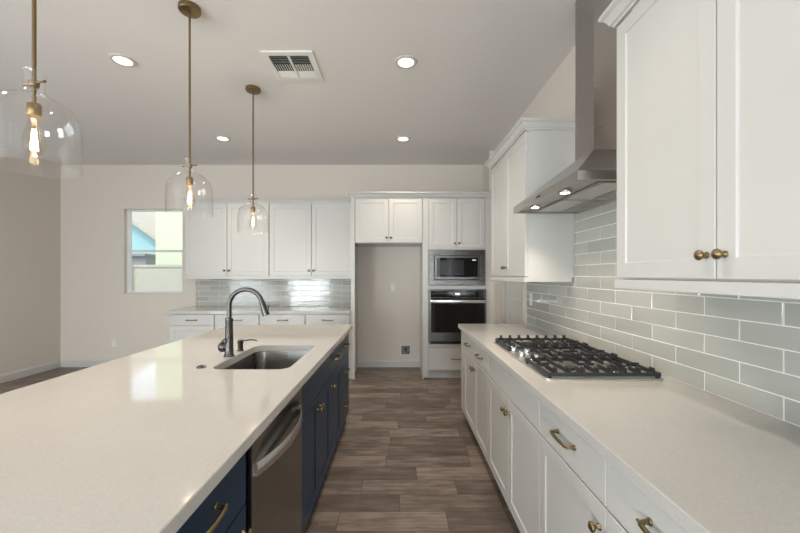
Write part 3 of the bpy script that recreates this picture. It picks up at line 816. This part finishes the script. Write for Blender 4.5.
# burners
burn = [(-.085,-.30,.9),(.135,-.30,1.1),(.04,0.0,1.5),(-.085,.30,1.1),(.135,.30,.8)]
for (x, y, s) in burn:
    bm = lathe(new(), [(0,.004),(.046*s,.004),(.044*s,.010),(.034*s,.013),(.030*s,.016),(0,.016)], 28)
    b_ = obj('burner', bm, M['chrome'], t, loc=(x, y, 0), smooth=True)
    obj('burner_cap', lathe(new(), [(0,.016),(.031*s,.016),(.033*s,.019),(.031*s,.024),(.024*s,.026),(0,.026)], 28), M['iron'], b_, smooth=True)
# grates: three, the middle one cut back for the knobs
def bar(bm, a, b, wd=.0045, z0=.030, z1=.042):
    a = Vector(a); b = Vector(b); dvec = (b-a).normalized(); n = Vector((-dvec.y, dvec.x, 0))*wd
    P = [a-n, b-n, b+n, a+n]
    lo = [bm.verts.new((p.x,p.y,z0)) for p in P]; hi = [bm.verts.new((a_.x,a_.y,z1)) for a_ in [a-n*.6, b-n*.6, b+n*.6, a+n*.6]]
    bm.faces.new(lo); bm.faces.new(hi)
    for i in range(4): j=(i+1)%4; bm.faces.new((lo[i],lo[j],hi[j],hi[i]))
gx0, gx1 = -hx+.018, hx-.018
for gi, (ya, yb) in enumerate(((-hy+.012, -.152), (-.148, .148), (.152, hy-.012))):
    bm = new(); xa = gx0 if gi != 1 else gx0+.135
    for (p, q2) in (((xa,ya),(gx1,ya)),((gx1,ya),(gx1,yb)),((gx1,yb),(xa,yb)),((xa,yb),(xa,ya))):
        bar(bm, (*p,0), (*q2,0), .007, .018, .034)
    n = 8 if gi != 1 else 6
    ym = (ya+yb)/2
    for k in range(n):
        x = xa + (gx1-xa)*(k+.5)/n
        # raised fingers running in from both edges
        for s, y_e in ((1, ya), (-1, yb)):
            nb = [b_ for b_ in burn if abs(b_[1]-ym) < .12 and abs(b_[0]-x) < .03]
            ln = .075 if nb else .115
            if gi == 1: ln = .07 if nb else .11
            bar(bm, (x, y_e - s*.004, 0), (x, y_e+s*ln, 0), .0045, .026, .045)
            # horn at the edge
            bar(bm, (x, y_e - s*.006, 0), (x, y_e+s*.022, 0), .0065, .03, .056)
    for x in (xa+.09, gx1-.10): bar(bm, (x, ym-.05, 0), (x, ym+.05, 0), .005, .028, .042)
    bar(bm, (xa, ym, 0), (xa+.06, ym, 0), .005, .026, .044); bar(bm, (gx1-.06, ym, 0), (gx1, ym, 0), .005, .026, .044)
    mid = (xa+gx1)/2; bar(bm, (mid-.05, ym, 0), (mid+.03, ym, 0), .005, .030, .042)
    for fx in (xa+.006, gx1-.006):
        for fy in (ya+.006, yb-.006): bx(bm, fx-.007, fx+.007, fy-.007, fy+.007, .0052, .022)
    obj('grate', bm, M['iron'], t)
for (x, y) in ((-.222,.15),(-.222,0),(-.222,-.15),(-.165,.075),(-.165,-.075)):
    bm = lathe(new(), [(0,.005),(.023,.005),(.023,.008),(.019,.010),(.018,.028),(.016,.031),(0,.031)], 24)
    bx(bm, -.017, .017, -.004, .004, .030, .036, .001)
    obj('control_knob', bm, M['chrome'], t, loc=(x, y, 0), smooth=True)

# ------------------------------------------------------------------ pendants
def pendant(y, label, x=-1.295):
    t = thing('pendant_light', label, 'lamp', (x, y, 1.74), 0, 'glass pendant lamps over the island')
    obj('canopy', lathe(new(), [(0,1.270),(.030,1.272),(.058,1.278),(.063,1.284),(.063,1.306),(.060,1.3095),(0,1.3095)], 32), M['bronze'], t, smooth=True)
    obj('rod', lathe(new(), [(0,.25),(.0062,.25),(.0062,1.275),(0,1.275)], 14), M['bronze'], t, smooth=True)
    bm = new(); tube(bm, [(-.050,.012,.327),(-.035,.009,.327),(0,0,.327),(.035,-.009,.327),(.050,-.012,.327)], [.0052,.0034,.0038,.0034,.0052], 10)
    lathe(bm, [(0,.315),(.013,.315),(.015,.319),(.015,.332),(.010,.338),(0,.338)], 18)
    obj('crossbar', bm, M['bronze'], t, smooth=True)
    # glass bell, open at the bottom, with real thickness
    outer = [(.034,.366),(.032,.36),(.030,.335),(.030,.306),(.034,.292),(.046,.281),(.066,.272),(.088,.260),(.106,.243),(.119,.220),(.1265,.193),(.129,.165),(.130,.12),(.130,.05),(.131,.026)]
    inner = [(r-.003, h) for r, h in outer[::-1]]
    obj('glass_shade', lathe(new(), outer+inner, 48, closed=True), M['shade'], t, smooth=True)
    so2 = obj('socket', lathe(new(), [(0,.256),(.017,.256),(.0195,.252),(.0195,.213),(.018,.211),(0,.211)], 24), M['bronze'], t, smooth=True)
    b = obj('bulb', lathe(new(), [(.0,.072),(.012,.074),(.022,.082),(.029,.098),(.031,.115),(.028,.140),(.020,.175),(.014,.200),(.013,.214)], 24), M['bulbg'], so2, smooth=True)
    bm = new()
    for k in range(6):
        a = 2*PI*k/6; c, s = math.cos(a), math.sin(a)
        tube(bm, [(c*.005,s*.005,.165),(c*.011,s*.011,.092)], .0011, 6)
    f = obj('filament', bm, M['filament'], so2)
    obj('glass_stem', tube(new(), [(0,0,.21),(0,0,.165)], [.006,.003], 8), M['bulbg'], so2)
    l = bpy.data.lights.new('bulb_light', 'POINT'); l.energy = 5; l.color = (1, .78, .52); l.shadow_soft_size = .004
    lo = bpy.data.objects.new('bulb_light', l); COL.objects.link(lo); lo.parent = t; lo.location = (0,0,.13)
pendant(1.265, 'largest-looking clear glass pendant nearest the viewer, cut by the left edge', -1.282)
pendant(2.227, 'middle clear glass pendant of the row hanging over the island')
pendant(3.195, 'farthest clear glass pendant hanging in front of the far wall cabinets')

# ------------------------------------------------------------------ downlights
def downlight(x, y, label):
    t = thing('recessed_downlight', label, 'lamp', (x, y, H-.012), 0, 'recessed ceiling downlights')
    obj('trim_ring', lathe(new(), [(.062,.003),(.080,.002),(.088,.008),(.088,.0118),(.062,.0118)], 36, closed=True), M['trimw'], t, smooth=True)
    obj('lens', lathe(new(), [(0,.006),(.061,.006),(.061,.0115),(0,.0115)], 36), M['can_glow'], t)
    l = bpy.data.lights.new('downlight', 'SPOT'); l.energy = 48; l.color = (1, .88, .72); l.spot_size = math.radians(120); l.spot_blend = .9; l.shadow_soft_size = .06
    lo = bpy.data.objects.new('downlight_light', l); COL.objects.link(lo); lo.parent = t; lo.location = (0,0,-.004)
downlight(-2.13, 2.778, 'recessed downlight at upper left between the first two pendants')
downlight(.054, 2.80, 'recessed downlight above the aisle, right of the air vent')
downlight(-2.14, 4.37, 'small recessed downlight at left near the far wall, between pendant rods')
downlight(.050, 4.38, 'small recessed downlight above the aisle in front of the refrigerator niche')
downlight(-2.13, 1.19, 'recessed downlight over the island out of view')
downlight(.052, 1.21, 'recessed downlight over the aisle out of view')
downlight(-2.13, -.6, 'recessed downlight behind the viewer on the left')
downlight(-4.30, 2.78, 'added unseen downlight brightening the left wall, outside the left edge of the view')  # added fill lamp, unseen, warms and lifts the left wall
downlight(-4.30, 1.19, 'added unseen downlight brightening the left wall, nearer the patio doors')  # another added fill lamp for the left wall, unseen

# ------------------------------------------------------------------ ceiling vent
t = thing('air_vent', 'square white ceiling air vent with louvers', 'vent', (-.835, 2.855, H-.012))
a = .195
bm = new()
bx(bm, -a, a, -a, -a+.045, 0, .0118, .001); bx(bm, -a, a, a-.045, a, 0, .0118, .001)
bx(bm, -a, -a+.045, -a+.045, a-.045, 0, .0118, .001); bx(bm, a-.045, a, -a+.045, a-.045, 0, .0118, .001)
bx(bm, -.009, .009, -a+.045, a-.045, 0, .0118)
obj('frame', bm, M['plastic'], t)
bm = bx(new(), -a+.045, a-.045, -a+.045, a-.045, .0095, .0117); obj('backing', bm, M['dark'], t)
bm = new()
def slat(bm, p, q_, w_, tilt):
    p = Vector(p); q_ = Vector(q_); dvec = (q_-p).normalized(); n = Vector((-dvec.y, dvec.x, 0))*w_; up = Vector((0,0,tilt))
    vs = [bm.verts.new(v_) for v_ in (p-n-up, q_-n-up, q_+n+up, p+n+up, p-n-up+Vector((0,0,.001)), q_-n-up+Vector((0,0,.001)), q_+n+up+Vector((0,0,.001)), p+n+up+Vector((0,0,.001)))]
    for f in ((0,1,2,3),(4,5,6,7),(0,1,5,4),(1,2,6,5),(2,3,7,6),(3,0,4,7)): bm.faces.new([vs[i] for i in f])
for s in (-1, 1):
    xa, xb = (-.148,-.011) if s < 0 else (.011,.148)
    for k in range(5): slat(bm, (xa,-.138+k*.021,.0045), (xb,-.138+k*.021,.0045), .0045, .003)
    for k in range(7): slat(bm, (xa+.012+k*.0185,-.032,.0045), (xa+.012+k*.0185,.058,.0045), .0045, -.003*s)
    for k in range(4): slat(bm, (xa,.074+k*.021,.0045), (xb,.074+k*.021,.0045), .0075, -.003)
obj('louvers', bm, M['plastic'], t)

# ------------------------------------------------------------------ outlets
def outlet(label, loc, rz, kind='outlet', cat='outlet'):
    t = thing('wall_outlet' if kind == 'outlet' else 'light_switch', label, cat, loc, rz)
    obj('cover_plate', bx(new(), -.035, .035, -.006, -.0005, -.058, .058, .002), M['plastic'], t)
    if kind == 'outlet':
        for s in (-1, 1):
            r = obj('receptacle', bx(new(), -.016, .016, -.0085, -.006, s*.026-.014, s*.026+.014, .001), M['plastic'], t)
            bm = new(); bx(bm, -.007,-.005,-.009,-.0084, s*.026-.003, s*.026+.006); bx(bm, .005,.007,-.009,-.0084, s*.026-.003, s*.026+.006)
            obj('slots', bm, M['dark'], r)
    else:
        obj('rocker', bx(new(), -.016, .016, -.010, -.006, -.032, .032, .001), M['plastic'], t)
outlet('white wall outlet low on the far wall left of the counter', (-4.30, YB, .36), 0)
outlet('white wall outlet at mid height inside the refrigerator niche', (-.09, YB, 1.20), 0)
outlet('white wall outlet on the tiles at the far end of the right counter', (XR-.008, 3.44, 1.157), -PI/2)
t = thing('water_supply_box', 'small recessed water supply box low in the refrigerator niche', 'box', (.10, YB, .255))
bm = new(); ring_frame(bm, -.075, .075, -.075, .075, .005, -.008, -.0005); obj('frame', bm, M['plastic'], t)
obj('recess', bx(new(), -.063, .063, -.003, -.0006, -.063, .063), M['grey_plastic'], t)
bm = lathe(new(), [(0,-.022),(.012,-.022),(.012,-.012),(.006,-.010),(.006,-.003),(0,-.003)], 14, 'Y', (.0,0,-.01)); bx(bm, -.018, .018, -.020, -.012, .012, .030)
obj('valve', bm, M['dark'], t)
